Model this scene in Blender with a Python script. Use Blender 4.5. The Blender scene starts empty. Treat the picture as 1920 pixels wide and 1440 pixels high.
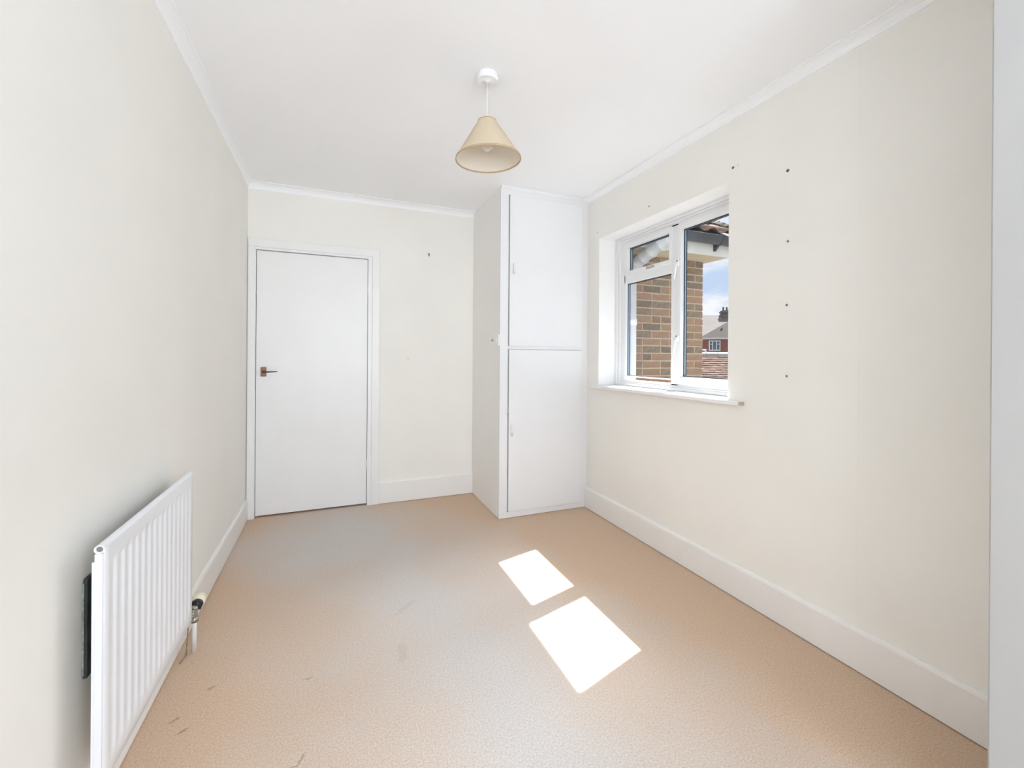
import bpy, bmesh, math, random
from mathutils import Vector, Matrix
random.seed(7)
S = bpy.context.scene
COL = S.collection
PI = math.pi

# ------------------------------------------------------------------ camera
CAMZ, YAW, ROLL, FPX, V0 = 1.2157, 0.3929, 0.0069, 810.05, 667.9
cd = bpy.data.cameras.new('camera'); cam = bpy.data.objects.new('camera', cd); COL.objects.link(cam)
cd.sensor_width = 36; cd.lens = 36 * FPX / 1920; cd.shift_y = -(720 - V0) / 1920
cd.clip_start = 0.02; cd.clip_end = 2000
fw = Vector((math.sin(YAW), math.cos(YAW), 0)); rt = Vector((math.cos(YAW), -math.sin(YAW), 0)); up = Vector((0, 0, 1))
r2 = rt * math.cos(ROLL) + up * math.sin(ROLL); u2 = up * math.cos(ROLL) - rt * math.sin(ROLL)
M = Matrix((r2, u2, -fw)).transposed().to_4x4(); M.translation = (0, 0, CAMZ)
cam.matrix_world = M
S.camera = cam
S.view_settings.view_transform = 'Standard'; S.view_settings.look = 'None'
S.view_settings.exposure = 0.03; S.view_settings.gamma = 1.0; S.view_settings.use_curve_mapping = False

S.cycles.max_bounces = 20; S.cycles.diffuse_bounces = 14; S.cycles.transparent_max_bounces = 16

# ------------------------------------------------------------------ world: blue summer sky with broken cloud
W = bpy.data.worlds.new('sky'); S.world = W; W.use_nodes = True
nt = W.node_tree; nt.nodes.clear()
def wn(t, **k):
    n = nt.nodes.new(t)
    for a, b in k.items(): setattr(n, a, b)
    return n
wo = wn('ShaderNodeOutputWorld'); bg = wn('ShaderNodeBackground'); nt.links.new(bg.outputs[0], wo.inputs[0])
tc = wn('ShaderNodeTexCoord'); mp = wn('ShaderNodeMapping'); mp.inputs['Scale'].default_value = (1, 1, 2.4); mp.inputs['Location'].default_value = (0.6, 0.2, 0.15)
nt.links.new(tc.outputs['Generated'], mp.inputs[0])
nz = wn('ShaderNodeTexNoise'); nz.inputs['Scale'].default_value = 7.0; nz.inputs['Detail'].default_value = 6; nz.inputs['Roughness'].default_value = .55
nt.links.new(mp.outputs[0], nz.inputs['Vector'])
rp = wn('ShaderNodeValToRGB'); rp.color_ramp.elements[0].position = .44; rp.color_ramp.elements[1].position = .62
nt.links.new(nz.outputs['Fac'], rp.inputs[0])
mx = wn('ShaderNodeMixRGB'); mx.inputs[1].default_value = (.58, .73, .97, 1); mx.inputs[2].default_value = (1.0, 1.02, 1.06, 1)
nt.links.new(rp.outputs[0], mx.inputs[0]); nt.links.new(mx.outputs[0], bg.inputs[0]); bg.inputs[1].default_value = 1.0

# ------------------------------------------------------------------ sun, daylight and added fill lamps
def light(name, kind, loc, to, energy, color=(1, 1, 1), **k):
    l = bpy.data.lights.new(name, kind); l.energy = energy; l.color = color
    for a, b in k.items(): setattr(l, a, b)
    o = bpy.data.objects.new(name, l); COL.objects.link(o); o.location = loc
    o.rotation_euler = (Vector(to) - Vector(loc)).to_track_quat('-Z', 'Y').to_euler()
    return o
XLW = -.585
SUN = Vector((1, .29, 1.48))
light('sun', 'SUN', SUN * 10, (0, 0, 0), 21.0, (1, .99, .97), angle=math.radians(.6))
# daylight entering through the window in view; fill lamp outside an added rear window
light('window_daylight', 'AREA', (5.0, 3.8, 4.6), (2.0, 2.25, 1.45), 800, (.86, .93, 1), shape='RECTANGLE', size=2.2, size_y=2.6)
light('rear_fill', 'AREA', (.42, -2.62, 1.40), (.42, .4, 2.9), 55, (.83, .905, 1), shape='RECTANGLE', size=1.5, size_y=1.25)

light('side_fill_left', 'AREA', (XLW + .03, -1.5, 1.5), (1.15, 2.4, 1.9), 29, (.83, .905, 1), shape='RECTANGLE', size=1.0, size_y=1.1)  # fill lamp added behind the camera; no window on this side
light('side_fill_right', 'AREA', (1.40, -1.5, 1.5), (-.6, 1.9, 1.9), 42, (.83, .905, 1), shape='RECTANGLE', size=1.0, size_y=1.1)  # added fill lamp facing the left wall, likewise without a window

# ------------------------------------------------------------------ materials
def mat(name, col, rough=.6, noise=0.0, nscale=8, bump=0.0, bscale=60, metal=0.0, col2=None, spec=None, coat=0, detail=4, stretch=None):
    m = bpy.data.materials.new(name); m.use_nodes = True
    n = m.node_tree.nodes; L = m.node_tree.links; b = n['Principled BSDF']
    b.inputs['Base Color'].default_value = (*col, 1); b.inputs['Roughness'].default_value = rough; b.inputs['Metallic'].default_value = metal
    if spec is not None: b.inputs['Specular IOR Level'].default_value = spec
    if coat: b.inputs['Coat Weight'].default_value = coat
    t = n.new('ShaderNodeTexCoord'); src = t.outputs['Object']
    if stretch:
        mpn = n.new('ShaderNodeMapping'); mpn.inputs['Scale'].default_value = stretch; L.new(src, mpn.inputs[0]); src = mpn.outputs[0]
    if noise or col2:
        z = n.new('ShaderNodeTexNoise'); z.inputs['Scale'].default_value = nscale; z.inputs['Detail'].default_value = detail
        L.new(src, z.inputs['Vector'])
        r = n.new('ShaderNodeValToRGB'); r.color_ramp.elements[0].position = .35; r.color_ramp.elements[1].position = .65
        c2 = col2 if col2 else tuple(c * (1 - noise) for c in col)
        r.color_ramp.elements[0].color = (*col, 1); r.color_ramp.elements[1].color = (*c2, 1)
        L.new(z.outputs['Fac'], r.inputs[0]); L.new(r.outputs[0], b.inputs['Base Color'])
    if bump:
        z2 = n.new('ShaderNodeTexNoise'); z2.inputs['Scale'].default_value = bscale; z2.inputs['Detail'].default_value = 3
        L.new(src, z2.inputs['Vector'])
        bp = n.new('ShaderNodeBump'); bp.inputs['Strength'].default_value = bump; bp.inputs['Distance'].default_value = .004
        L.new(z2.outputs['Fac'], bp.inputs['Height']); L.new(bp.outputs[0], b.inputs['Normal'])
    return m

WALL = mat('magnolia_wall_paint', (.855, .848, .808), .85, noise=.025, nscale=2.2, bump=.10, bscale=35, spec=.25)
WALLW = mat('white_wall_paint', (.855, .85, .835), .8, noise=.02, nscale=2.0, bump=.10, bscale=35, spec=.25)
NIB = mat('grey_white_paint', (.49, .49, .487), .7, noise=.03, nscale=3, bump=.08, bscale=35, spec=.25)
CEIL = mat('ceiling_paint', (.90, .918, .945), .9, noise=.02, nscale=1.5, bump=.08, bscale=25, spec=.2)
GLOSS = mat('white_gloss_paint', (.84, .845, .85), .35, noise=.02, nscale=4, bump=.05, bscale=14)
SATIN = mat('cupboard_paint', (.775, .785, .80), .42, noise=.015, nscale=3, bump=.05, bscale=10)
SKIRT = mat('skirting_paint', (.85, .848, .835), .4, noise=.02, nscale=5, bump=.06, bscale=12)
UPVC = mat('white_upvc', (.77, .78, .79), .28, noise=.01, nscale=5)
RADM = mat('radiator_enamel', (.79, .81, .845), .3, noise=.01, nscale=5)
RADD = mat('radiator_convector', (.62, .58, .52), .5, noise=.1, nscale=10)
DARK = mat('dark_gap', (.05, .035, .03), .9, noise=.2, nscale=30)
SCREW = mat('wall_plug_stain', (.22, .17, .07), .7, noise=.4, nscale=200)
GREYM = mat('dull_grey_metal', (.30, .30, .29), .4, metal=.7, noise=.2, nscale=60)
CHROME = mat('worn_chrome', (.55, .54, .51), .25, metal=.9, noise=.2, nscale=50)
BRONZE = mat('worn_bronze', (.20, .10, .055), .38, metal=.55, noise=.5, nscale=70, col2=(.33, .16, .09))
STEELD = mat('lever_steel', (.12, .08, .08), .3, metal=.8, noise=.2, nscale=70)
BLACKP = mat('black_plastic', (.015, .016, .02), .35, noise=.2, nscale=40)
CREAM = mat('cream_plastic', (.84, .78, .62), .4, noise=.03, nscale=20)
WPIPE = mat('painted_pipe', (.80, .79, .76), .35, noise=.04, nscale=30)
CPIPE = mat('dirty_fitting', (.35, .27, .22), .45, metal=.3, noise=.4, nscale=80)
PLATE = mat('white_plastic', (.85, .86, .88), .3, noise=.01, nscale=10)
GASK = mat('black_gasket', (.012, .018, .03), .5, noise=.2, nscale=30)
SPAC = mat('aluminium_spacer', (.33, .47, .60), .35, metal=.5, noise=.1, nscale=30)
PLAS = mat('plaster_reveal', (.87, .87, .87), .75, noise=.02, nscale=6, bump=.1, bscale=20, spec=.25)
MORTAR = mat('mortar', (.42, .35, .26), .95, noise=.25, nscale=40, bump=.6, bscale=120)
BRK = [mat('brick_' + n, c, .9, nscale=sc, col2=c2, bump=.7, bscale=90, detail=6) for n, c, c2, sc in (
    ('buff', (0.285, 0.189, 0.115), (0.218, 0.143, 0.085), 26), ('pink', (0.294, 0.172, 0.115), (0.218, 0.139, 0.089), 28),
    ('burnt', (0.180, 0.130, 0.089), (0.114, 0.088, 0.067), 24), ('red', (0.266, 0.139, 0.092), (0.209, 0.134, 0.085), 25),
    ('brown', (0.228, 0.151, 0.096), (0.157, 0.109, 0.070), 27), ('grey', (0.228, 0.168, 0.115), (0.142, 0.113, 0.081), 23))]
FASC = mat('fascia_paint', (.52, .52, .50), .5, noise=.06, nscale=6)
SOFF = mat('soffit_paint', (.50, .43, .31), .8, noise=.12, nscale=5)
GUTT = mat('gutter_plastic', (.028, .036, .048), .35, noise=.25, nscale=9)
TILE = [mat('clay_tile_' + str(i), c, .85, nscale=14, col2=c2, bump=.5, bscale=60, spec=.08) for i, (c, c2) in enumerate((
    ((.16, .085, .065), (.10, .075, .062)), ((.22, .125, .095), (.125, .10, .085)), ((.12, .092, .078), (.075, .062, .055))))]
MOSS = mat('lichen_tile', (.03, .024, .019), .95, nscale=35, col2=(.095, .083, .066), bump=.8, bscale=60, spec=.05)
GPIPE = mat('grey_pvc', (.42, .44, .46), .4, noise=.12, nscale=8)
WPVC = mat('white_pvc', (.78, .80, .83), .4, noise=.08, nscale=8)
REDBR = mat('far_red_brick', (.30, .11, .075), .9, noise=.35, nscale=6)
SLATE = mat('far_roof_brown', (.088, .075, .066), .9, noise=.18, nscale=3, spec=.1)
SLATP = mat('far_roof_pale', (.20, .185, .175), .9, noise=.15, nscale=2, spec=.1)
STACK = mat('far_chimney', (.15, .13, .12), .9, noise=.4, nscale=3)
FGL = mat('far_window_glass', (.10, .13, .18), .12, noise=.3, nscale=1.2)
FWH = mat('far_white_frame', (.80, .81, .82), .5, noise=.03, nscale=2)
LEAD = mat('pale_ridge', (.40, .385, .37), .9, noise=.25, nscale=4, spec=.1)
GRASS = mat('paving', (.17, .16, .15), .95, nscale=.8, col2=(.13, .13, .115), noise=.3)
RENDER = mat('outer_brick', (.32, .23, .16), .9, noise=.25, nscale=20, bump=.4)
BULBG = mat('bulb_glass', (.75, .72, .66), .08, noise=.02, nscale=10)

def glass_mat():
    m = bpy.data.materials.new('window_glass'); m.use_nodes = True; n = m.node_tree.nodes; L = m.node_tree.links; n.clear()
    o = n.new('ShaderNodeOutputMaterial'); mixn = n.new('ShaderNodeMixShader'); t = n.new('ShaderNodeBsdfTransparent'); g = n.new('ShaderNodeBsdfGlossy')
    t.inputs[0].default_value = (.985, .985, .985, 1); g.inputs['Roughness'].default_value = .02
    lw = n.new('ShaderNodeLayerWeight'); lw.inputs[0].default_value = .5
    pw = n.new('ShaderNodeMath'); pw.operation = 'POWER'; pw.inputs[1].default_value = 4; L.new(lw.outputs['Facing'], pw.inputs[0])
    ma = n.new('ShaderNodeMath'); ma.operation = 'MULTIPLY_ADD'; ma.inputs[1].default_value = .35; ma.inputs[2].default_value = .012; L.new(pw.outputs[0], ma.inputs[0])
    L.new(ma.outputs[0], mixn.inputs[0]); L.new(t.outputs[0], mixn.inputs[1]); L.new(g.outputs[0], mixn.inputs[2]); L.new(mixn.outputs[0], o.inputs[0])
    return m
GLASS = glass_mat()

def shade_mat(name, col, trans):
    m = bpy.data.materials.new(name); m.use_nodes = True; n = m.node_tree.nodes; L = m.node_tree.links; n.clear()
    o = n.new('ShaderNodeOutputMaterial'); mixn = n.new('ShaderNodeMixShader'); d = n.new('ShaderNodeBsdfDiffuse'); t = n.new('ShaderNodeBsdfTranslucent')
    tcn = n.new('ShaderNodeTexCoord'); z = n.new('ShaderNodeTexNoise'); z.inputs['Scale'].default_value = 180
    r = n.new('ShaderNodeValToRGB'); r.color_ramp.elements[0].color = (*[c * .93 for c in col], 1); r.color_ramp.elements[1].color = (*col, 1)
    L.new(tcn.outputs['Object'], z.inputs['Vector']); L.new(z.outputs['Fac'], r.inputs[0]); L.new(r.outputs[0], d.inputs[0]); L.new(r.outputs[0], t.inputs[0])
    mixn.inputs[0].default_value = trans
    L.new(d.outputs[0], mixn.inputs[1]); L.new(t.outputs[0], mixn.inputs[2]); L.new(mixn.outputs[0], o.inputs[0])
    return m
SHADE = shade_mat('beige_shade_fabric', (.86, .765, .61), .4)
SHADEIN = shade_mat('shade_lining', (.82, .78, .70), .2)
SHRIM = mat('shade_rim_tape', (.55, .40, .25), .7, noise=.1, nscale=80)

def carpet_mat():
    m = bpy.data.materials.new('carpet'); m.use_nodes = True; n = m.node_tree.nodes; L = m.node_tree.links; b = n['Principled BSDF']
    b.inputs['Roughness'].default_value = 1; b.inputs['Specular IOR Level'].default_value = .05
    b.inputs['Sheen Weight'].default_value = .15
    t = n.new('ShaderNodeTexCoord'); src = t.outputs['Object']
    def noise(sc, det=3, rough=.5):
        z = n.new('ShaderNodeTexNoise'); z.inputs['Scale'].default_value = sc; z.inputs['Detail'].default_value = det; z.inputs['Roughness'].default_value = rough
        L.new(src, z.inputs['Vector']); return z.outputs['Fac']
    def math_(op, a, b_=None, c=None, clamp=False):
        q = n.new('ShaderNodeMath'); q.operation = op; q.use_clamp = clamp
        for i, v in enumerate((a, b_, c)):
            if v is None: continue
            if isinstance(v, (int, float)): q.inputs[i].default_value = v
            else: L.new(v, q.inputs[i])
        return q.outputs[0]
    def mixc(f, a, b_):
        q = n.new('ShaderNodeMixRGB')
        L.new(f, q.inputs[0])
        for i, v in ((1, a), (2, b_)):
            if isinstance(v, tuple): q.inputs[i].default_value = (*v, 1)
            else: L.new(v, q.inputs[i])
        return q.outputs[0]
    sx = n.new('ShaderNodeSeparateXYZ'); L.new(src, sx.inputs[0]); X, Y = sx.outputs[0], sx.outputs[1]
    # worn, greyed walking line through the middle of the room; fresher tan pile along the edges
    cx = math_('ADD', math_('MULTIPLY', Y, -.17), .82)
    dx = math_('DIVIDE', math_('SUBTRACT', X, cx), .74)
    w = math_('SUBTRACT', 1.25, math_('ABSOLUTE', dx))
    w = math_('SUBTRACT', w, math_('MULTIPLY', math_('MAXIMUM', math_('SUBTRACT', Y, 2.75), 0.0), .6))
    e1 = math_('ADD', math_('POWER', math_('DIVIDE', math_('ADD', X, .2), .6), 2), math_('POWER', math_('DIVIDE', math_('SUBTRACT', Y, 3.15), .6), 2))
    w = math_('ADD', w, math_('MULTIPLY', math_('MAXIMUM', math_('SUBTRACT', 1.0, e1), 0.0), .9))
    w = math_('ADD', w, math_('MULTIPLY', math_('SUBTRACT', noise(2.6, 4), .5), 1.1))
    w = math_('MULTIPLY', w, .80, clamp=True)
    base = mixc(w, (.61, .45, .325), (.575, .535, .505))
    tuft = noise(480, 2, .8); tuft2 = noise(150, 5, .8)
    tv = math_('ADD', math_('MULTIPLY', math_('SUBTRACT', tuft, .5), 2.4), math_('MULTIPLY', math_('SUBTRACT', tuft2, .5), 2.2))
    tv = math_('ADD', tv, .5, clamp=True)
    dark = n.new('ShaderNodeMixRGB'); dark.blend_type = 'MULTIPLY'; dark.inputs[0].default_value = 1
    L.new(base, dark.inputs[1]); L.new(mixc(tv, (.70, .67, .64), (1.22, 1.24, 1.26)), dark.inputs[2])
    out = dark.outputs[0]
    # small pulled scuffs and dirt marks in the pile: (x, y, length, angle, width)
    fac = None
    wob = math_('MULTIPLY', math_('SUBTRACT', noise(45, 3), .5), .045)
    for (px, py, ln, an, wd) in ((-.08, 1.44, .045, 1.2, .005), (-.095, 1.42, .03, 0.1, .004), (-.44, 1.69, .04, .5, .004), (-.48, 1.75, .04, .5, .004), (-.08, 1.79, .035, .4, .004),
                                 (-.40, 1.87, .03, .2, .004), (.27, 1.80, .12, 1.45, .02), (.33, 2.12, .16, .75, .012), (.40, 3.48, .03, .2, .01), (.36, 3.35, .03, .1, .008), (.95, 1.56, .02, .3, .004)):
        a = math_('SUBTRACT', X, px); c = math_('SUBTRACT', Y, py)
        ca, sa = math.cos(an), math.sin(an)
        u_ = math_('ADD', math_('MULTIPLY', a, ca), math_('MULTIPLY', c, sa)); v_ = math_('ADD', math_('MULTIPLY', a, -sa), math_('MULTIPLY', c, ca))
        v_ = math_('ADD', v_, wob)
        e = math_('ADD', math_('POWER', math_('ABSOLUTE', math_('DIVIDE', u_, ln / 2)), 4), math_('POWER', math_('ABSOLUTE', math_('DIVIDE', v_, wd)), 2))
        g = math_('MULTIPLY', math_('SUBTRACT', 1.3, e, clamp=True), .45 if wd < .007 else .12)
        fac = g if fac is None else math_('MAXIMUM', fac, g)
    out = mixc(fac, out, (.17, .115, .08))
    L.new(out, b.inputs['Base Color'])
    bp = n.new('ShaderNodeBump'); bp.inputs['Strength'].default_value = .15; bp.inputs['Distance'].default_value = .002
    L.new(math_('ADD', tuft, tuft2), bp.inputs['Height']); L.new(bp.outputs[0], b.inputs['Normal'])
    return m
CARPET = carpet_mat()

# ------------------------------------------------------------------ mesh helpers
def BM(): return bmesh.new()
def box(bm, x0, x1, y0, y1, z0, z1, mi=0):
    v = [bm.verts.new((x, y, z)) for x in (x0, x1) for y in (y0, y1) for z in (z0, z1)]
    for f in ((0, 1, 3, 2), (4, 6, 7, 5), (0, 4, 5, 1), (2, 3, 7, 6), (0, 2, 6, 4), (1, 5, 7, 3)):
        bm.faces.new([v[i] for i in f]).material_index = mi
    return v
def bar(bm, x0, x1, y0, y1, z0, z1, b=.003, seg=2):
    t = BM(); box(t, x0, x1, y0, y1, z0, z1); bmesh.ops.recalc_face_normals(t, faces=t.faces)
    bmesh.ops.bevel(t, geom=t.edges[:], offset=b, segments=seg, affect='EDGES', profile=.5)
    me = bpy.data.meshes.new('t'); t.to_mesh(me); t.free(); bm.from_mesh(me); bpy.data.meshes.remove(me)
def ring(bm, pts, r, n=12, caps=True, radii=None, closed=False):
    """tube along points"""
    pts = [Vector(p) for p in pts]; rings = []
    for i, p in enumerate(pts):
        a = pts[max(i - 1, 0)]; b = pts[min(i + 1, len(pts) - 1)]; d = (b - a).normalized()
        x = d.orthogonal().normalized() if i == 0 else (px - d * px.dot(d)).normalized()
        px = x; y = d.cross(x); rr = radii[i] if radii else r
        rings.append([bm.verts.new(p + (x * math.cos(2 * PI * k / n) + y * math.sin(2 * PI * k / n)) * rr) for k in range(n)])
    for i in range(len(rings) - 1):
        for k in range(n):
            f = bm.faces.new((rings[i][k], rings[i][(k + 1) % n], rings[i + 1][(k + 1) % n], rings[i + 1][k])); f.smooth = True
    if caps:
        bm.faces.new(rings[0][::-1]); bm.faces.new(rings[-1])
def lathe(bm, prof, c=(0, 0, 0), n=32, axis='Z', cap0=False, cap1=False):
    R = []
    for (r, z) in prof:
        row = []
        for k in range(n):
            a = 2 * PI * k / n; p = (r * math.cos(a), r * math.sin(a), z)
            if axis == 'Y': p = (p[0], p[2], p[1])
            if axis == 'X': p = (p[2], p[0], p[1])
            row.append(bm.verts.new((p[0] + c[0], p[1] + c[1], p[2] + c[2])))
        R.append(row)
    for i in range(len(R) - 1):
        for k in range(n):
            f = bm.faces.new((R[i][k], R[i][(k + 1) % n], R[i + 1][(k + 1) % n], R[i + 1][k])); f.smooth = True
    if cap0: bm.faces.new(R[0][::-1])
    if cap1: bm.faces.new(R[-1])
def prism(bm, poly, axis, a0, a1):
    """extrude a 2D polygon along an axis; axis X: (y,z)  Y: (x,z)  Z: (x,y)"""
    def P(p, a): return {'X': (a, p[0], p[1]), 'Y': (p[0], a, p[1]), 'Z': (p[0], p[1], a)}[axis]
    A = [bm.verts.new(P(p, a0)) for p in poly]; B = [bm.verts.new(P(p, a1)) for p in poly]; n = len(poly)
    bm.faces.new(A); bm.faces.new(B[::-1])
    for i in range(n): bm.faces.new((A[i], B[i], B[(i + 1) % n], A[(i + 1) % n]))
def obj(name, bm, m, parent=None, base=(0, 0, 0), recalc=True):
    """link a bmesh given in world coordinates as one object; its origin is `base` (or its parent's)"""
    if recalc: bmesh.ops.recalc_face_normals(bm, faces=bm.faces)
    if parent is not None: base = parent['_base']
    bmesh.ops.translate(bm, verts=bm.verts, vec=-Vector(base))
    me = bpy.data.meshes.new(name); bm.to_mesh(me); bm.free()
    for k in (m if isinstance(m, (list, tuple)) else [m]): me.materials.append(k)
    o = bpy.data.objects.new(name, me); COL.objects.link(o)
    o['_base'] = base
    if parent is not None: o.parent = parent
    else: o.location = base
    return o
def thing(name, label, cat, base, group=None, kind=None):
    o = bpy.data.objects.new(name, None); COL.objects.link(o); o.location = base; o['_base'] = tuple(base); o.empty_display_size = .05
    return tag(o, label, cat, group, kind)
def tag(o, label=None, cat=None, group=None, kind=None):
    if label: o['label'] = label
    if cat: o['category'] = cat
    if group: o['group'] = group
    if kind: o['kind'] = kind
    return o
def struct(name, bm, m, label, cat, base=(0, 0, 0)):
    return tag(obj(name, bm, m, None, base), label, cat, None, 'structure')

# ------------------------------------------------------------------ room shell (metres; floor z=0)
XL, XR, YB, H = -.585, 1.904, 3.685, 2.4845
YF = -2.40                      # wall behind the camera
XO = 2.20                       # outer face of the window wall
WY0, WY1, WZ0, WZ1 = 1.648, 2.843, .975, 2.137   # opening of window_1
DX0, DX1, DH = -.527, .257, 1.995                 # door leaf

b = BM(); box(b, XL - .12, XO, YF - .15, YB + .12, -.12, 0)
struct('floor', b, CARPET, 'tan fitted carpet worn grey along the middle of the room', 'floor')
b = BM(); box(b, XL - .12, XO, YF - .15, YB + .12, H, H + .12)
# hairline plaster ridges of old board joints
for (x0, y0, x1, y1) in ((-.05, 1.63, .09, 1.60), (.09, 1.60, .17, 1.53)):
    ring(b, [(x0, y0, H), (x1, y1, H)], .0012, 6)
struct('ceiling', b, CEIL, 'plain white painted plaster ceiling', 'ceiling')
b = BM(); box(b, XL - .12, XL, YF - .15, YB + .12, 0, H)
struct('wall_left', b, WALL, 'plain off-white left wall behind the radiator', 'wall')
b = BM()
box(b, XR, XO, YF - .15, WY0, 0, H); box(b, XR, XO, WY1, YB + .12, 0, H); box(b, XR, XO, WY0, WY1, 0, WZ0); box(b, XR, XO, WY0, WY1, WZ1, H)
wr = struct('wall_right', b, WALL, 'cream right wall holding the window', 'wall')
b = BM()   # plaster lining of the window reveal
t = .004
box(b, XR + .001, 2.075, WY1 - t, WY1, 1.0, WZ1); box(b, XR + .001, 2.075, WY0, WY0 + t, 1.0, WZ1); box(b, XR + .001, 2.075, WY0 + t, WY1 - t, WZ1 - t, WZ1)
obj('reveal_lining', b, PLAS, wr)
# lining-paper seams: hair-thin raised edges
b = BM()
for y in (1.045, 2.24):
    box(b, XR - .0006, XR, y, y + .0015, .17, 2.44 if y < 1.5 else .97)
obj('paper_seam', b, WALL, wr)
b = BM()
box(b, XL, DX0 - .012, YB, YB + .12, 0, H); box(b, DX1 + .012, XR, YB, YB + .12, 0, H); box(b, DX0 - .012, DX1 + .012, YB, YB + .12, DH + .012, H)
struct('wall_back', b, WALL, 'cream back wall around the flush white door', 'wall')
b = BM(); box(b, XL - .12, -.33, YF - .15, YF, 0, H); box(b, 1.17, XR, YF - .15, YF, 0, H); box(b, -.33, 1.17, YF - .15, YF, 0, .78); box(b, -.33, 1.17, YF - .15, YF, 2.03, H)
struct('wall_front', b, WALL, 'cream wall behind the camera', 'wall')
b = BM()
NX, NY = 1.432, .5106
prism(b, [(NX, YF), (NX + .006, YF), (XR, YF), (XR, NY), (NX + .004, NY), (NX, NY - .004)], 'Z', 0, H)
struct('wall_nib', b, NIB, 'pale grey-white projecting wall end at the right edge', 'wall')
b = BM()   # unseen dark panel added behind the door so no daylight leaks
box(b, DX0 - .03, DX1 + .03, YB + .10, YB + .12, -.0, DH + .03)
struct('door_light_block', b, DARK, 'dark panel added behind the closed door to block light', 'wall')

# unseen window added behind the camera to let fill light in
w2 = thing('added_rear_window', 'white framed window added behind the camera to carry fill light', 'window', (.42, YF - .15, .78), kind='structure')
b = BM()
for (x0, x1, z0, z1) in ((-.33, -.27, .78, 2.03), (1.11, 1.17, .78, 2.03), (.39, .45, .84, 1.97), (-.27, 1.11, .78, .84), (-.27, 1.11, 1.97, 2.03)):
    bar(b, x0, x1, YF - .12, YF - .06, z0, z1)
obj('window_frame', b, UPVC, w2)
b = BM(); box(b, -.27, .39, YF - .092, YF - .088, .84, 1.97); box(b, .45, 1.11, YF - .092, YF - .088, .84, 1.97); obj('pane', b, GLASS, w2)

# ------------------------------------------------------------------ coving
def coving_poly(s, d=.040, w=.048, n=6):
    """corner at origin; s=+1 grows towards +a; returns (a,z) polygon"""
    P = [(0, 0), (s * w, 0), (s * w, -.005)]
    for i in range(n + 1):
        a = PI / 2 * i / n
        P.append((s * (.004 + (w - .004) * (1 - math.sin(a))), -(.005 + (d - .008) * (1 - math.cos(a)))))
    P += [(s * .004, -d), (0, -d)]
    return P
b = BM(); prism(b, [(XL + a, H + z) for a, z in coving_poly(1)], 'Y', YF, YB)
struct('trim_1', b, CEIL, 'narrow white coving along the top of the left wall', 'coving')
b = BM(); prism(b, [(XR + a, H + z) for a, z in coving_poly(-1)], 'Y', NY, 3.003)
struct('trim_2', b, CEIL, 'narrow white coving above the window wall', 'coving')
b = BM(); prism(b, [(YB + a, H + z) for a, z in coving_poly(-1, .045, .055)], 'X', XL, 1.148)
struct('trim_3', b, CEIL, 'narrow white coving above the door wall', 'coving')

# ------------------------------------------------------------------ skirting
def skirt_poly(s, h, t=.018):
    return [(0, .004), (s * t, .004), (s * t, h - .014), (s * (t - .003), h - .005), (s * (t - .009), h), (0, h)]
b = BM(); prism(b, [(XR + a, z) for a, z in skirt_poly(-1, .166)], 'Y', NY, 3.003)
struct('baseboard_right', b, SKIRT, 'deep white skirting board under the window wall', 'skirting board')
b = BM(); prism(b, [(XL + a, z) for a, z in skirt_poly(1, .148, .015)], 'Y', YF, YB - .001)
struct('baseboard_left', b, SKIRT, 'white skirting board along the left wall behind the radiator', 'skirting board')
b = BM(); prism(b, [(YB + a, z) for a, z in skirt_poly(-1, .184)], 'X', .351, 1.148)
struct('baseboard_back', b, SKIRT, 'deep white skirting board between door and cupboard', 'skirting board')

# ------------------------------------------------------------------ door
d1 = thing('door_1', 'plain white flush door with bronze lever handle', 'door', (DX0, YB, 0), kind='structure')
YD = 3.690
b = BM(); bar(b, DX0, DX1, YD, YD + .038, .014, DH - .004, .0015)
leaf = obj('door_leaf', b, GLOSS, d1)
b = BM()
box(b, DX0 - .012, DX0 - .003, YB - .013, YB + .10, 0, DH); box(b, DX1 + .003, DX1 + .036, YB - .013, YB + .10, 0, DH)
box(b, DX0 - .012, DX1 + .036, YB - .013, YB + .10, DH, DH + .04)
box(b, DX0 - .003, DX0 + .01, YD + .042, YB + .1, 0, DH); box(b, DX1 - .01, DX1 + .003, YD + .042, YB + .1, 0, DH); box(b, DX0, DX1, YD + .042, YB + .1, DH - .012, DH)
obj('door_frame', b, GLOSS, d1)
b = BM()
bar(b, XL + .006, DX0 - .006, YB - .022, YB, 0, 2.012, .003)
bar(b, DX1 + .034, DX1 + .094, YB - .022, YB, 0, 2.074, .006, 3)
bar(b, XL + .004, DX1 + .090, YB - .0225, YB, 2.012, 2.074, .006, 3)
obj('architrave', b, GLOSS, d1)
for z in (1.745, .335):
    b = BM(); ring(b, [(DX1 + .0015, YD - .004, z - .037), (DX1 + .0015, YD - .004, z + .037)], .0055, 10)
    for q in (-.0375, -.0125, .0125, .0375): lathe(b, [(.0062, -.001), (.0062, .001)], (DX1 + .0015, YD - .004, z + q), 10, cap0=True, cap1=True)
    box(b, DX1 - .012, DX1 + .0, YD - .0015, YD, z - .037, z + .037)
    obj('hinge', b, GLOSS, d1)
b = BM(); bar(b, DX0 - .004, DX0 + .001, YD - .006, YD + .01, 1.06, 1.10, .001); obj('latch', b, GREYM, d1)
b = BM(); bar(b, -.497, -.459, YD - .006, YD, 1.052, 1.121, .004, 3)
hp = obj('handle_plate', b, BRONZE, leaf)
hp['label'] = 'worn bronze lever handle'
for n_, z in ((0, 1.112), (1, 1.061)):
    lathe_b = BM(); lathe(lathe_b, [(.0035, -.0075), (.0035, -.006), (.0035, -.005)], (-.478, YD, z), 10, 'Y', True, True)
lathe_b.free()
b = BM()
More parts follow.
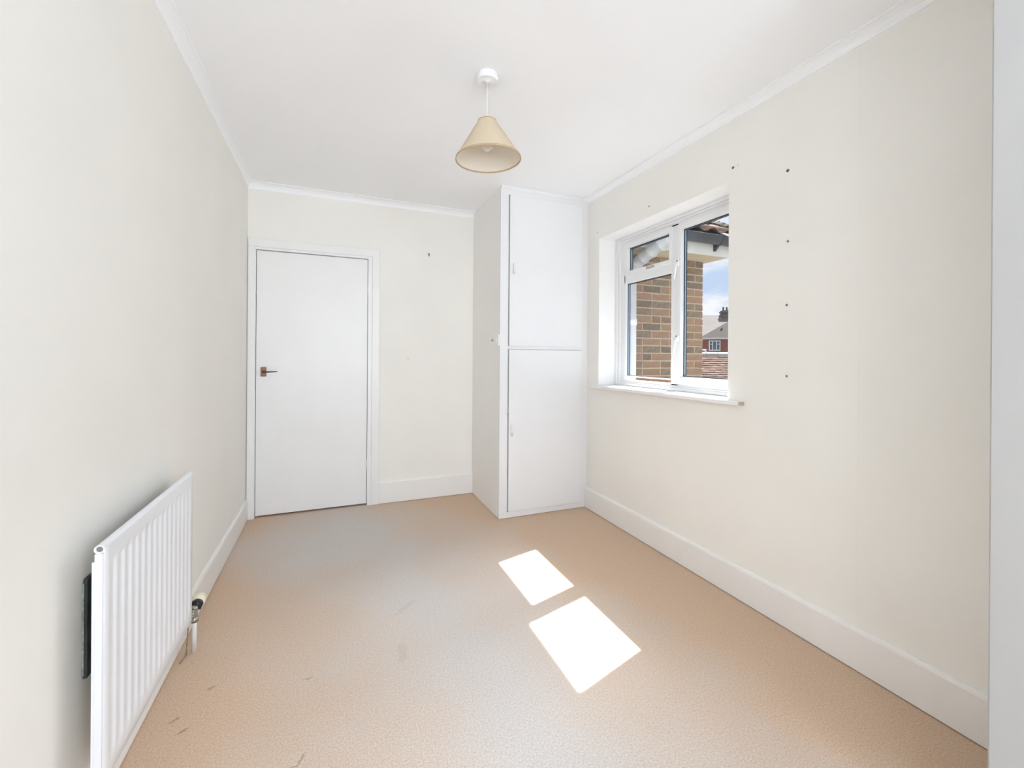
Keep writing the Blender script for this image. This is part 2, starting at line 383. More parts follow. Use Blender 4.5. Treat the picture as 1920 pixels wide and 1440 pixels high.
lathe(b, [(.011, -.001), (.011, -.010), (.008, -.016), (.008, -.044), (.001, -.047)], (-.474, YD - .005, 1.086), 18, 'Y', True)
P = [(-.474, YD - .043, 1.086), (-.455, YD - .046, 1.0865), (-.43, YD - .047, 1.087), (-.40, YD - .047, 1.088), (-.382, YD - .044, 1.0885)]
ring(b, P, .005, 10, radii=[.008, .0062, .005, .0042, .003])
obj('handle_lever', b, STEELD, leaf)['label'] = 'thin dark lever'

# ------------------------------------------------------------------ built-in cupboard
XC, YC = 1.148, 3.003
cb = thing('cupboard', 'tall white built-in corner cupboard with two doors, one above the other', 'cupboard', (XC, YC, 0))
b = BM(); box(b, XC, XC + .018, YC + .02, YB, .003, H)
obj('side_panel', b, WALLW, cb)['label'] = 'off-white painted side panel'
b = BM()
box(b, XC - .001, 1.212, YC, YC + .02, .003, H)            # left stile
box(b, 1.852, XR, YC, YC + .02, .003, H)          # right stile
box(b, 1.212, 1.852, YC, YC + .02, 2.428, H); box(b, 1.212, 1.852, YC, YC + .02, 1.268, 1.292); box(b, 1.212, 1.852, YC, YC + .02, .003, .046)
obj('face_frame', b, SATIN, cb)
b = BM(); prism(b, [(YC, H), (YC - .018, H), (YC - .018, H - .008), (YC - .006, H - .022), (YC, H - .022)], 'X', XC - .002, XR - .05)
obj('top_trim', b, SATIN, cb)
b = BM(); box(b, XC + .02, XR, YC + .022, YC + .03, .01, H - .01)
obj('inner_board', b, SATIN, cb)
def cdoor(z0, z1, hx, hz, lab):
    b = BM(); bar(b, 1.2175, 1.845, YC - .014, YC + .006, z0, z1, .0025)
    d = obj('door', b, SATIN, cb); d['label'] = lab
    b = BM(); bar(b, hx - .010, hx + .012, YC - .0165, YC - .014, hz - .040, hz + .040, .001)
    lathe(b, [(.009, -.040), (.009, .028), (.006, .038), (.001, .048)], (hx, YC - .022, hz), 12, cap0=True)
    obj('handle', b, WPIPE, d)
    for z in (z0 + .1, z1 - .1):
        b = BM(); ring(b, [(1.848, YC - .008, z - .03), (1.848, YC - .008, z + .03)], .004, 8); obj('hinge', b, SATIN, d)
cdoor(1.292, 2.424, 1.250, 1.870, 'upper white cupboard door')
cdoor(.050, 1.266, 1.240, .658, 'lower white cupboard door')
b = BM(); ring(b, [(1.205, YC - .0015, .778), (1.213, YC - .003, .792), (1.222, YC - .015, .801), (1.227, YC - .015, .790)], .0022, 6)
obj('hook_catch', b, SATIN, cb)

# light switch on the cupboard's side, with a small dark stud beside it
sw = thing('light_switch', 'white light switch on the side of the cupboard', 'switch', (XC, 3.05, 1.34))
b = BM(); bar(b, XC - .011, XC, 3.010, 3.094, 1.293, 1.379, .002); obj('switch_plate', b, PLATE, sw)
b = BM(); bar(b, XC - .015, XC - .009, 3.042, 3.062, 1.32, 1.352, .0015); obj('rocker', b, PLATE, sw)
b = BM(); bar(b, XC - .004, XC, 3.158, 3.184, 1.330, 1.348, .0015)
tag(obj('wall_stud', b, GREYM, None, (XC, 3.175, 1.34)), 'small dark square stud beside the switch on the cupboard side', 'fixing')
b = BM(); bar(b, XL, XL + .005, 3.500, 3.586, 1.306, 1.392, .002)
s2 = thing('wall_plate', 'white painted-over blanking plate on left wall beside the door', 'plate', (XL, 3.543, 1.35)); obj('plate_face', b, WALL, s2)
for z in (1.33, 1.368):
    b = BM(); lathe(b, [(.004, .0045), (.004, .0062)], (XL, 3.543, z), 10, 'X', True, True); obj('screw', b, WALLW, s2)

# ------------------------------------------------------------------ window in view
w1 = thing('window_1', 'white plastic window with fixed pane, top light and side casement', 'window', (2.10, 2.245, 1.0), kind='structure')
FX0, FX1 = 2.070, 2.113
def rect_frame(b, x0, x1, y0, y1, z0, z1, wl, wr_, wt, wb, bv=.003):
    """wl = bar at high y (left in view), wr_ = bar at low y"""
    bar(b, x0, x1, y1 - wl, y1, z0, z1, bv); bar(b, x0, x1, y0, y0 + wr_, z0, z1, bv)
    bar(b, x0, x1, y0 + wr_ - .002, y1 - wl + .002, z1 - wt, z1, bv); bar(b, x0, x1, y0 + wr_ - .002, y1 - wl + .002, z0, z0 + wb, bv)
b = BM()
rect_frame(b, FX0, FX1, WY0, WY1, .985, WZ1, .112, .022, .062, .058)
bar(b, FX0, FX1, 2.180, 2.242, 1.03, 2.09); bar(b, FX0, FX1, 2.238, 2.745, 1.780, 1.838)
obj('window_frame', b, UPVC, w1)
b = BM()   # stepped inner trim between frame and reveal
rect_frame(b, FX0 - .020, FX0 + .006, WY0 + .004, WY1 - .004, .998, WZ1 - .004, .030, .012, .022, .020, .004)
rect_frame(b, FX0 - .010, FX0 + .006, WY0 + .004, WY1 - .034, 1.012, WZ1 - .026, .024, .004, .014, .016, .004)
obj('frame_trim', b, UPVC, w1)
def glazed(name, y0, y1, z0, z1, lab, sash=None):
    """sash (wl, wr, wt, wb) or None for direct glazing; y0..z1 is the outer sash or the glass edge"""
    if sash:
        b = BM(); rect_frame(b, FX0 - .009, FX1 - .002, y0, y1, z0, z1, *sash, .004); p = obj(name, b, UPVC, w1); p['label'] = lab
        y0 += sash[1]; y1 -= sash[0]; z1 -= sash[2]; z0 += sash[3]
    else:
        b = BM(); rect_frame(b, FX0 + .004, 2.088, y0 - .006, y1 + .006, z0 - .006, z1 + .006, .009, .009, .009, .009, .002); p = obj(name, b, UPVC, w1); p['label'] = lab
    b = BM()
    for (a, c) in ((2.088, 2.092), (2.106, 2.110)): rect_frame(b, a, c, y0 - .004, y1 + .004, z0 - .004, z1 + .004, .010, .010, .010, .010, .0005)
    obj('gasket', b, GASK, p)
    b = BM(); rect_frame(b, 2.092, 2.106, y0 - .004, y1 + .004, z0 - .004, z1 + .004, .007, .007, .007, .007, .0005); obj('spacer', b, SPAC, p)
    b = BM(); box(b, 2.0885, 2.0915, y0 - .003, y1 + .003, z0 - .003, z1 + .003); box(b, 2.1065, 2.1095, y0 - .003, y1 + .003, z0 - .003, z1 + .003)
    obj('pane', b, GLASS, p)
    return p
glazed('fixed_light', 2.246, 2.726, 1.070, 1.778, 'large fixed pane lower left')
tl = glazed('top_light', 2.232, 2.728, 1.834, 2.078, 'small opening light at upper left', (.030, .028, .034, .032))
sc_ = glazed('casement', 1.668, 2.186, 1.040, 2.076, 'tall opening casement on the right', (.034, .038, .034, .050))
# cockspur handle on top light
b = BM(); bar(b, 2.050, 2.062, 2.405, 2.475, 1.842, 1.860, .003); ring(b, [(2.05, 2.45, 1.850), (2.035, 2.445, 1.848), (2.030, 2.40, 1.838)], .006, 8)
obj('window_handle', b, CHROME, tl)['label'] = 'small worn metal handle'
for z in (1.775, 1.290):
    b = BM(); bar(b, 2.048, 2.062, 2.160, 2.178, z + .030, z + .066, .004, 3)
    ring(b, [(2.046, 2.169, z + .055), (2.036, 2.169, z + .03), (2.032, 2.172, z - .02), (2.030, 2.175, z - .055)], .006, 8, radii=[.008, .008, .006, .0045])
    obj('window_handle', b, PLATE, sc_)
    b = BM(); lathe(b, [(.006, -.001), (.006, .003)], (2.045, 2.169, z + .062), 10, 'X', True, True)
    obj('handle_screw', b, GREYM, sc_)
# sill board
b = BM(); box(b, XR - .008, 2.072, WY0, WY1, .978, .9978); bar(b, 1.858, XR, 1.553, 2.885, .975, .998, .006, 3)
sill = tag(obj('window_sill', b, GLOSS, None, (1.9, 2.24, .975)), 'white painted window board with projecting ends under the window', 'window sill', None, 'structure')
b = BM(); bar(b, 1.862, 1.90, 1.5495, 1.5535, .977, .996, .001)
e_ = obj('board_end', b, mat('bare_wood_end', (.62, .50, .36), .7, noise=.2, nscale=60), sill)

# ------------------------------------------------------------------ screw holes and plugs
def plug(p, ax, r, label, m=SCREW):
    b = BM(); lathe(b, [(r * 1.5, 0), (r * 1.3, .0015), (r, .0022), (r * .55, .0022), (r * .5, -.001)], (0, 0, 0), 10, 'X', True, True)
    bmesh.ops.transform(b, matrix=Matrix.Rotation(PI if ax == 'R' else (-PI / 2 if ax == 'B' else 0), 4, 'Z'), verts=b.verts)
    bmesh.ops.translate(b, verts=b.verts, vec=p)
    return tag(obj('screw_plug', b, m, None, p), label, 'wall plug', 'screw plugs left in the walls')
plug((XR, 1.336, 2.068), 'R', .005, 'topmost olive plug in the column of four right of the window')
plug((XR, 1.333, 1.746), 'R', .004, 'second plug down in the column right of the window', GREYM)
plug((XR, 1.337, 1.457), 'R', .004, 'third plug down in the column right of the window', GREYM)
plug((XR, 1.335, 1.134), 'R', .004, 'lowest plug in the column right of the window', GREYM)
plug((XR, 1.628, 2.198), 'R', .005, 'plug just above the upper right corner of the window')
plug((XR, 1.600, 2.198), 'R', .0035, 'small plug beside the plug above the window corner', CREAM)
plug((XR, 2.270, 2.202), 'R', .004, 'plug above the middle of the window', GREYM)
plug((XR, 2.868, 2.187), 'R', .0035, 'plug above the window corner next to the cupboard', GREYM)
plug((.582, YB, 1.191), 'B', .003, 'tiny plug low on the back wall right of the door', GREYM)
b = BM(); lathe(b, [(.006, 0), (.006, -.003), (.0035, -.004), (.0035, -.014), (.005, -.016)], (.751, YB, 2.083), 12, 'Y', True, True)
ring(b, [(.751, YB - .013, 2.083), (.751, YB - .016, 2.070), (.752, YB - .012, 2.064)], .0035, 8)
tag(obj('wall_hook', b, GREYM, None, (.751, YB, 2.08)), 'small dark hook on the back wall between door and cupboard', 'hook')

# ------------------------------------------------------------------ pendant lamp
LX, LY = .636, 1.847
lp = thing('pendant_lamp', 'ceiling pendant with a beige conical fabric shade on a white cord', 'lamp', (LX, LY, H))
b = BM(); lathe(b, [(.046, 0), (.0475, -.004), (.0475, -.025), (.0473, -.0265), (.046, -.029), (.044, -.0302), (.0425, -.0304), (.008, -.0315), (.006, -.036), (.004, -.036)], (LX, LY, H), 40, cap0=True, cap1=True)
obj('ceiling_rose', b, PLATE, lp)['label'] = 'round white ceiling rose'
b = BM(); ring(b, [(LX, LY, H - .034), (LX, LY, 2.283)], .0024, 8); obj('cord', b, WPIPE, lp)
ZT, ZBm, RT, RB = 2.272, 2.105, .043, .148
tilt = Matrix.Translation((LX, LY, ZT)) @ Matrix.Rotation(math.radians(2.6), 4, (0, -1, 0)) @ Matrix.Translation((-LX, -LY, -ZT))
def tl_(bm): bmesh.ops.transform(bm, matrix=tilt, verts=bm.verts)
b = BM(); lathe(b, [(RT, ZT), (RB, ZBm)], (LX, LY, 0), 64); tl_(b); sh = obj('lamp_shade', b, SHADE, lp, recalc=False)
b = BM(); lathe(b, [(RT - .002, ZT - .001), (RB - .002, ZBm + .001)], (LX, LY, 0), 64); tl_(b); obj('shade_lining', b, SHADEIN, sh, recalc=False)
for r_, z_ in ((RT, ZT), (RB, ZBm)):
    b = BM(); lathe(b, [(r_ - .0032, z_ - .003), (r_ + .0008, z_ - .003), (r_ - .0006, z_ + .004), (r_ - .0034, z_ + .004), (r_ - .0032, z_ - .003)], (LX, LY, 0), 64)
    tl_(b); obj('shade_rim', b, SHRIM, sh)
b = BM()
for k in range(3):
    a = 2 * PI * k / 3 + .4
    ring(b, [(LX + .015 * math.cos(a), LY + .015 * math.sin(a), ZT - .018), (LX + RT * math.cos(a), LY + RT * math.sin(a), ZT - .004)], .0012, 6)
lathe(b, [(.017, -.0012), (.0175, 0), (.017, .0012), (.0165, 0), (.017, -.0012)], (LX, LY, ZT - .018), 24); obj('shade_carrier', b, PLATE, sh)
b = BM(); lathe(b, [(.003, .012), (.008, .006), (.013, -.005), (.0145, -.03), (.0145, -.055), (.012, -.058)], (LX, LY, ZT), 20, cap0=True, cap1=True); obj('lamp_holder', b, PLATE, lp)
b = BM(); lathe(b, [(.011, -.056), (.012, -.066), (.020, -.078), (.0265, -.096), (.0265, -.106), (.020, -.122), (.010, -.130), (.001, -.132)], (LX, LY, ZT), 24, cap0=True); obj('bulb', b, BULBG, lp)

# ------------------------------------------------------------------ radiator
RY0, RY1, RZ0, RZ1, RXF, RXB = 1.345, 2.060, .160, .752, -.508, -.530
rd = thing('radiator', 'white ribbed steel panel radiator fixed low on the left wall', 'radiator', ((RXF + RXB) / 2, (RY0 + RY1) / 2, RZ0))
NF = 15; pitch = (RY1 - RY0 - .05) / NF
def flute(y, z):
    t = ((y - RY0 - .025) / pitch)
    if t < 0 or t > NF: return 0
    f = t - math.floor(t)
    def sm(a, b_, x): x = max(0, min(1, (x - a) / (b_ - a))); return x * x * (3 - 2 * x)
    wv = sm(.08, .36, f) * (1 - sm(.64, .92, f))
    zz = sm(RZ0 + .035, RZ0 + .06, z - .018 * abs(f - .5)) * (1 - sm(RZ1 - .062, RZ1 - .045, z))
    return -.0045 * wv * zz
b = BM(); ys = []
y = RY0
ys = [RY0, RY0 + .003] + [RY0 + .025 + pitch * (i + q) for i in range(NF) for q in (.0, .08, .15, .22, .29, .36, .5, .64, .71, .78, .85, .92)] + [RY1 - .025, RY1 - .003, RY1]
zs = [RZ0, RZ0 + .003, RZ0 + .03, RZ0 + .036, RZ0 + .042, RZ0 + .048, RZ0 + .054, RZ0 + .062, RZ0 + .1, RZ0 + .3, RZ1 - .1, RZ1 - .062, RZ1 - .056, RZ1 - .05, RZ1 - .045, RZ1 - .03, RZ1 - .018, RZ1 - .010]
G = [[b.verts.new((RXF + flute(y, z) - (.003 if y in (RY0, RY1) or z == RZ0 else 0), y, z)) for z in zs] for y in ys]
for i in range(len(ys) - 1):
    for j in range(len(zs) - 1):
        f = b.faces.new((G[i][j], G[i + 1][j], G[i + 1][j + 1], G[i][j + 1])); f.smooth = True
obj('front_panel', b, RADM, rd, recalc=True)
b = BM(); ring(b, [(RXF - .0108, RY0 + .001, RZ1 - .011), (RXF - .0108, RY1 - .001, RZ1 - .011)], .0108, 20, caps=False)
lathe(b, [(.0108, 0), (.0070, 0), (.0065, .012)], (RXF - .0108, RY0 + .001, RZ1 - .011), 20, 'Y', cap1=True)
lathe(b, [(.0108, 0), (.0020, .002)], (RXF - .0108, RY1 - .001, RZ1 - .011), 20, 'Y', cap1=True)
obj('top_rail', b, RADM, rd)
b = BM(); lathe(b, [(.0066, 0), (.001, -.0002)], (RXF - .0108, RY0 + .0035, RZ1 - .011), 14, 'Y', cap1=True)
lathe(b, [(.001, 0.0), (.0066, .0005)], (RXF - .0108, RY0 + .004, RZ1 - .011), 14, 'Y', cap1=True, cap0=True); obj('air_vent', b, GREYM, rd)
b = BM(); bar(b, RXB + .001, RXF - .004, RY0 + .002, RY0 + .012, RZ0 + .002, RZ1 - .022, .002); bar(b, RXB - .0045, RXB + .003, RY0 + .004, RY0 + .010, RZ0 + .012, RZ1 - .042, .001)
bar(b, RXB + .001, RXF - .004, RY1 - .012, RY1 - .002, RZ0 + .002, RZ1 - .022, .002)
bar(b, RXB + .001, RXF - .004, RY0 + .01, RY1 - .01, RZ0 + .001, RZ0 + .014, .002)
obj('end_seam', b, RADM, rd)
b = BM(); n_ = 60; A = []
for i in range(n_ + 1):
    y = RY0 + .012 + (RY1 - RY0 - .024) * i / n_; x = RXB + .002 - (.004 if i % 4 in (1, 2) else 0); A.append((b.verts.new((x, y, RZ0 + .02)), b.verts.new((x, y, RZ1 - .05))))
for i in range(n_): b.faces.new((A[i][0], A[i + 1][0], A[i + 1][1], A[i][1]))
obj('back_sheet', b, RADD, rd)
for y in (RY0 + .20, RY1 - .10):
    b = BM(); bar(b, XL, XL + .003, y - .015, y + .015, .28, .68, .001)
    bar(b, XL, RXB - .004, y - .013, y - .010, .62, .66, .001); bar(b, XL, RXB - .004, y - .013, y - .010, .29, .33, .001); bar(b, RXB - .008, RXB - .004, y - .013, y + .013, .29, .66, .001)
    obj('wall_bracket', b, RADD, rd)
# thermostatic valve at the far end, pointing along the wall
VX, VY, VZ = -.515, 2.122, .175
b = BM(); ring(b, [(VX, VY, VZ - .012), (VX, VY, .0)], .0085, 12); obj('pipe', b, WPIPE, rd)
b = BM(); ring(b, [(VX - .018, VY - .012, .12), (VX - .020, VY - .015, .06), (VX - .024, VY - .016, .004), (VX - .03, VY - .07, .006)], .0025, 8); obj('capillary', b, CPIPE, rd)
b = BM(); ring(b, [(VX, RY1 - .006, VZ), (VX, VY + .008, VZ)], .008, 12)
lathe(b, [(.0125, -.016), (.0125, .0)], (VX, RY1 + .020, VZ), 6, 'Y', True, True)
lathe(b, [(.0085, .012), (.0115, .006), (.0115, -.022), (.010, -.045), (.0085, -.046)], (VX, VY, VZ), 14, cap0=True, cap1=True)
lathe(b, [(.0135, -.052), (.0135, -.032)], (VX, VY, VZ), 6, cap0=True, cap1=True)
vb = obj('valve_body', b, CHROME, rd)
b = BM(); lathe(b, [(.012, 0), (.018, .004), (.020, .010), (.0215, .026), (.019, .030)], (VX, VY + .012, VZ + .002), 24, 'Y', True, True)
for k in range(8):
    a = 2 * PI * k / 8; c = (VX + .0195 * math.cos(a), VY + .026, VZ + .002 + .0195 * math.sin(a)); bar(b, c[0] - .003, c[0] + .003, c[1] - .009, c[1] + .009, c[2] - .003, c[2] + .003, .001, 1)
obj('valve_collar', b, BLACKP, vb)['label'] = 'black valve collar'
b = BM(); lathe(b, [(.018, .028), (.0255, .031), (.0265, .045), (.0255, .066), (.020, .074), (.001, .076)], (VX, VY + .008, VZ + .006), 28, 'Y', True)
obj('valve_head', b, CREAM, vb)['label'] = 'cream thermostatic head'
# charcoal plate tucked behind the radiator
b = BM(); bar(b, XL + .001, XL + .010, 1.432, 1.70, .385, .640, .002)
dp = tag(obj('wall_panel', b, mat('charcoal_board', (.045, .05, .052), .7, noise=.4, nscale=25), None, (XL, 1.55, .5)), 'charcoal board on the wall behind the radiator', 'panel')
b = BM(); bar(b, XL + .001, XL + .0045, 1.428, 1.4325, .395, .63, .001); obj('edge_strip', b, mat('pale_edge', (.38, .42, .39), .7, noise=.5, nscale=80), dp)

# ------------------------------------------------------------------ outdoors: ground and our own eaves
GZ = -2.75
b = BM(); box(b, XO, 160, -60, 160, GZ - .1, GZ); box(b, -40, XO, -60, 160, GZ - .1, GZ)
struct('ground', b, GRASS, 'grey paved ground below the window', 'ground')
b = BM(); box(b, XL - .5, XO, YF - .15, 8, GZ, -.12)
struct('wall_lower', b, RENDER, 'brick storey below the room', 'wall')
b = BM()
prism(b, [(XO, H + .0), (XO, H + .6), (2.50, 2.60), (2.50, 2.46), (XO, 2.46)], 'Y', YF - .2, 3.04)
ev = thing('roof_eaves', 'eaves of the house above the window outside', 'eaves', (XO, 0, 2.46), kind='structure')
obj('soffit', b, FASC, ev)

# ------------------------------------------------------------------ brick wing with its eaves
YW, XE, ZS = 3.45, 3.612, 2.226
wg = thing('brick_wing', 'buff and brown brick wing of the house seen close outside the window', 'building', (XO, YW, GZ))
b = BM(); box(b, XO + .012, XE - .006, YW + .005, 8.0, GZ, 2.30); obj('mortar_bed', b, MORTAR, wg)
def brick_mesh(w, seed):
    rnd = random.Random(seed); bm = BM(); h_, d_ = .062, .10; c = .005
    j = lambda s=.0012: rnd.uniform(-s, s)
    out = [(0, 0), (w, 0), (w, h_), (0, h_)]; inn = [(c, c), (w - c, c), (w - c, h_ - c), (c, h_ - c)]
    F = [bm.verts.new((x + j(), 0 + j(.0015), z + j())) for x, z in inn]; E = [bm.verts.new((x + j(), c, z + j())) for x, z in out]; K = [bm.verts.new((x, d_, z)) for x, z in out]
    bm.faces.new(F)
    for i in range(4):
        k = (i + 1) % 4; bm.faces.new((E[i], E[k], F[k], F[i])); bm.faces.new((K[i], K[k], E[k], E[i]))
    bm.faces.new(K[::-1]); bmesh.ops.recalc_face_normals(bm, faces=bm.faces)
    me = bpy.data.meshes.new('brick'); bm.to_mesh(me); bm.free(); return me
BMESH = {}
def brick(x, z, w, mi, rot=False, y=YW):
    key = (round(w, 3), mi, random.randrange(2))
    if key not in BMESH:
        me = brick_mesh(w, hash(key) % 1000); me.materials.append(BRK[mi]); BMESH[key] = me
    o = bpy.data.objects.new('brick', BMESH[key]); COL.objects.link(o); o.parent = wg
    o.location = (x - XO, y - YW + random.uniform(-.002, .002), z - GZ)
    if rot: o.rotation_euler = (0, 0, PI / 2)
    return o
CH = .075
wts = [0, 0, 1, 1, 1, 2, 2, 3, 4, 4, 5]
row = 0; z = ZS - .065
while z > .80:
    x = XE; first = True
    while x > 2.43:
        w = .1025 if (first and row % 2 == 0) else .215
        if not first and random.random() < .16: w = .1025
        x0 = x - w
        mi = random.choice(wts)
        brick(x0, z, w, mi)
        # matching face on the end wall
        if first: 
            pass
        x = x0 - .010; first = False
    # end wall facing away: the corner bricks turned
    yy = YW + .004 + (.215 if row % 2 == 0 else .1025) + .01
    o = brick(XE + 0, z, (.2 if row % 2 == 0 else .0925), random.choice(wts), True, YW + .010); o.location.x = XE - XO + .0015
    for q in range(2):
        o = brick(XE, z, .215, random.choice(wts), True, yy + q * .225); o.location.x = XE - XO + .0015
    z -= CH; row += 1
# soffit, fascia, gutter
XV = 3.690
b = BM(); box(b, XO + .012, XV, 3.20, 8.0, ZS, ZS + .012); obj('soffit', b, SOFF, wg)
b = BM(); bar(b, XO + .012, XV, 3.182, 3.20, ZS - .006, ZS + .165, .003); obj('fascia', b, FASC, wg)
b = BM(); prism(b, [(3.20, ZS + .012), (3.20, ZS + .15), (4.6, ZS + .15 + 1.4 * .577), (4.6, ZS + .012)], 'X', XV - .025, XV); obj('verge_board', b, SOFF, wg)
def gutter_poly(r, t=.003, n=12):
    o_ = [(-r * math.cos(PI * i / n), -r * math.sin(PI * i / n)) for i in range(n + 1)]; i_ = [(-(r - t) * math.cos(PI * i / n), -(r - t) * math.sin(PI * i / n)) for i in range(n, -1, -1)]
    return o_ + i_
b = BM(); prism(b, [(3.118 + a, 2.386 + z_ * 1.25) for a, z_ in gutter_poly(.060)], 'X', XO + .02, XV + .02)
ring(b, [(XO + .02, 3.06, 2.386), (XV + .02, 3.06, 2.386)], .005, 8)
gt = obj('gutter', b, GUTT, wg); gt['label'] = 'dark grey half-round gutter'
for x in (2.90, 3.46):
    b = BM(); prism(b, [(3.118 + a, 2.388 + z_ * 1.25) for a, z_ in gutter_poly(.066, .006)], 'X', x, x + .022)
    prism(b, [(3.12, 2.315), (3.182, 2.355), (3.182, 2.262), (3.165, 2.262), (3.125, 2.306)], 'X', x, x + .022)
    obj('gutter_bracket', b, BLACKP, gt)
# roof tiles: single-lap pantiles laid in courses up the slope
SL = math.atan(.577); cs, sn = math.cos(SL), math.sin(SL)
b = BM(); prism(b, [(3.10, 2.375), (3.10, 2.395), (5.2, 2.395 + 2.1 * .577), (5.2, 2.375 + 2.1 * .577)], 'X', XO + .012, XV - .01); obj('roof_deck', b, DARK, wg)
def pantile(seed):
    rnd = random.Random(seed); bm = BM(); wv = .215; ln = .33; nn = 10; top = []; bot = []
    for i in range(nn + 1):
        u_ = i / nn; h_ = .030 * max(0, math.sin(PI * min(1, u_ / .62))) - .010 * max(0, math.sin(PI * max(0, (u_ - .62) / .38)))
        p = [(u_ * wv, 0, h_ + .026), (u_ * wv, ln, h_)]; top.append([bm.verts.new(q) for q in p]); bot.append([bm.verts.new((q[0], q[1], q[2] - .012)) for q in p])
    for i in range(nn):
        f = bm.faces.new((top[i][0], top[i + 1][0], top[i + 1][1], top[i][1])); f.smooth = True
        bm.faces.new((bot[i][0], bot[i][1], bot[i + 1][1], bot[i + 1][0])); bm.faces.new((top[i][0], bot[i][0], bot[i + 1][0], top[i + 1][0]))
    bm.faces.new((top[0][0], top[0][1], bot[0][1], bot[0][0])); bm.faces.new((top[-1][0], bot[-1][0], bot[-1][1], top[-1][1]))
    me = bpy.data.meshes.new('roof_tile'); bm.to_mesh(me); bm.free(); me.materials.append(TILE[seed]); return me
TM = [pantile(i) for i in range(3)]
for r_ in range(7):
    for c_ in range(7):
        o = bpy.data.objects.new('roof_tile', random.choice(TM)); COL.objects.link(o); o.parent = wg
        s_ = r_ * .27
        o.location = (XV - .02 - (c_ + 1) * .205 - XO, 3.07 + s_ * cs - YW, 2.405 + s_ * sn - GZ); o.rotation_euler = (SL + random.uniform(-.01, .01), 0, random.uniform(-.01, .01))
# lichen-covered cap tiles up the verge
cap = []
for i in range(3):
    bm = BM(); P = []; n_ = 8
    for e, (s0, rr) in enumerate(((0, .062), (.20, .050))):
        P.append([bm.verts.new((rr * math.cos(PI * k / n_), s0, rr * .75 * math.sin(PI * k / n_))) for k in range(n_ + 1)] + [bm.verts.new(((rr - .012) * math.cos(PI * k / n_), s0, (rr - .012) * .7 * math.sin(PI * k / n_))) for k in range(n_, -1, -1)])
    m_ = len(P[0])
    for k in range(m_): bm.faces.new((P[0][k], P[0][(k + 1) % m_], P[1][(k + 1) % m_], P[1][k]))
    bm.faces.new(P[0][::-1]); bm.faces.new(P[1])
    bmesh.ops.subdivide_edges(bm, edges=bm.edges[:], cuts=1)
    rnd = random.Random(i)
    for v in bm.verts: v.co += Vector((rnd.uniform(-1, 1), rnd.uniform(-1, 1), rnd.uniform(-1, 1))) * .004
    me = bpy.data.meshes.new('cap_tile'); bm.to_mesh(me); bm.free(); me.materials.append(MOSS); cap.append(me)
for i in range(10):
    o = bpy.data.objects.new('cap_tile', cap[i % 3]); COL.objects.link(o); o.parent = wg
    s_ = i * .17; o.location = (XV - .04 - XO, 3.08 + s_ * cs - YW, 2.445 + s_ * sn - GZ); o.rotation_euler = (SL + random.uniform(-.03, .03), random.uniform(-.05, .05), 0)
b = BM(); rnd = random.Random(3)
for i in range(90):
    s_ = rnd.uniform(0, 1.7); r_ = rnd.uniform(.008, .022)
    mtx = Matrix.Translation((XV - .04 + rnd.uniform(-.07, .05), 3.08 + s_ * cs, 2.475 + s_ * sn + rnd.uniform(-.02, .012))) @ Matrix.Diagonal((1, 1.2, .6, 1))
    bmesh.ops.create_icosphere(b, subdivisions=1, radius=r_, matrix=mtx)
tag(obj('lichen', b, MOSS, wg), kind='stuff')

# soil pipe with ribbed swan neck
b = BM(); ring(b, [(2.632, 3.38, GZ), (2.632, 3.38, 1.97)], .048, 20)
lathe(b, [(.048, -.03), (.054, -.028), (.054, .028), (.048, .03)], (2.632, 3.38, 1.55), 20)
sp = obj('waste_pipe', b, WPVC, wg); sp['label'] = 'white waste pipe up the wall'
b = BM(); K = [Vector(p) for p in ((2.632, 3.38, 1.955), (2.634, 3.375, 2.03), (2.645, 3.33, 2.095), (2.655, 3.25, 2.135), (2.665, 3.15, 2.175), (2.68, 3.05, 2.215), (2.70, 2.985, 2.25), (2.72, 2.955, 2.31), (2.73, 2.95, 2.38))]
pts = []; rad = []
for i in range(len(K) - 1):
    for q in range(6): pts.append(K[i].lerp(K[i + 1], q / 6))
for i, p in enumerate(pts): rad.append(.054 + (.009 if i % 6 in (0, 1) else 0) + (.010 if 30 < i < 33 else 0))
for _ in range(3): pts = [pts[0]] + [(pts[i - 1] + pts[i] * 2 + pts[i + 1]) / 4 for i in range(1, len(pts) - 1)] + [pts[-1]]
ring(b, pts, .056, 20, radii=rad); rbn = obj('ribbed_bend', b, GPIPE, None, wg['_base']); rbn.parent = sp; rbn.location = (0, 0, 0); rbn['label'] = 'grey ribbed swan-neck bend'

# ------------------------------------------------------------------ neighbouring buildings, in their own frames
def at(u, v, zc):
    """point seen at photo pixel (u, v), zc metres in front of the camera"""
    a, b_ = u - 960, v - V0; cr, sr = math.cos(ROLL), math.sin(ROLL)
    up_, vp = a * cr + b_ * sr, -a * sr + b_ * cr
    return Vector((0, 0, CAMZ)) + (fw + rt * (up_ / FPX) + up * (-vp / FPX)) * zc
def place(name, label, cat, p, ang):
    o = bpy.data.objects.new(name, None); COL.objects.link(o); o['_base'] = (0, 0, 0); o.location = p; o.rotation_euler = (0, 0, ang); return tag(o, label, cat)
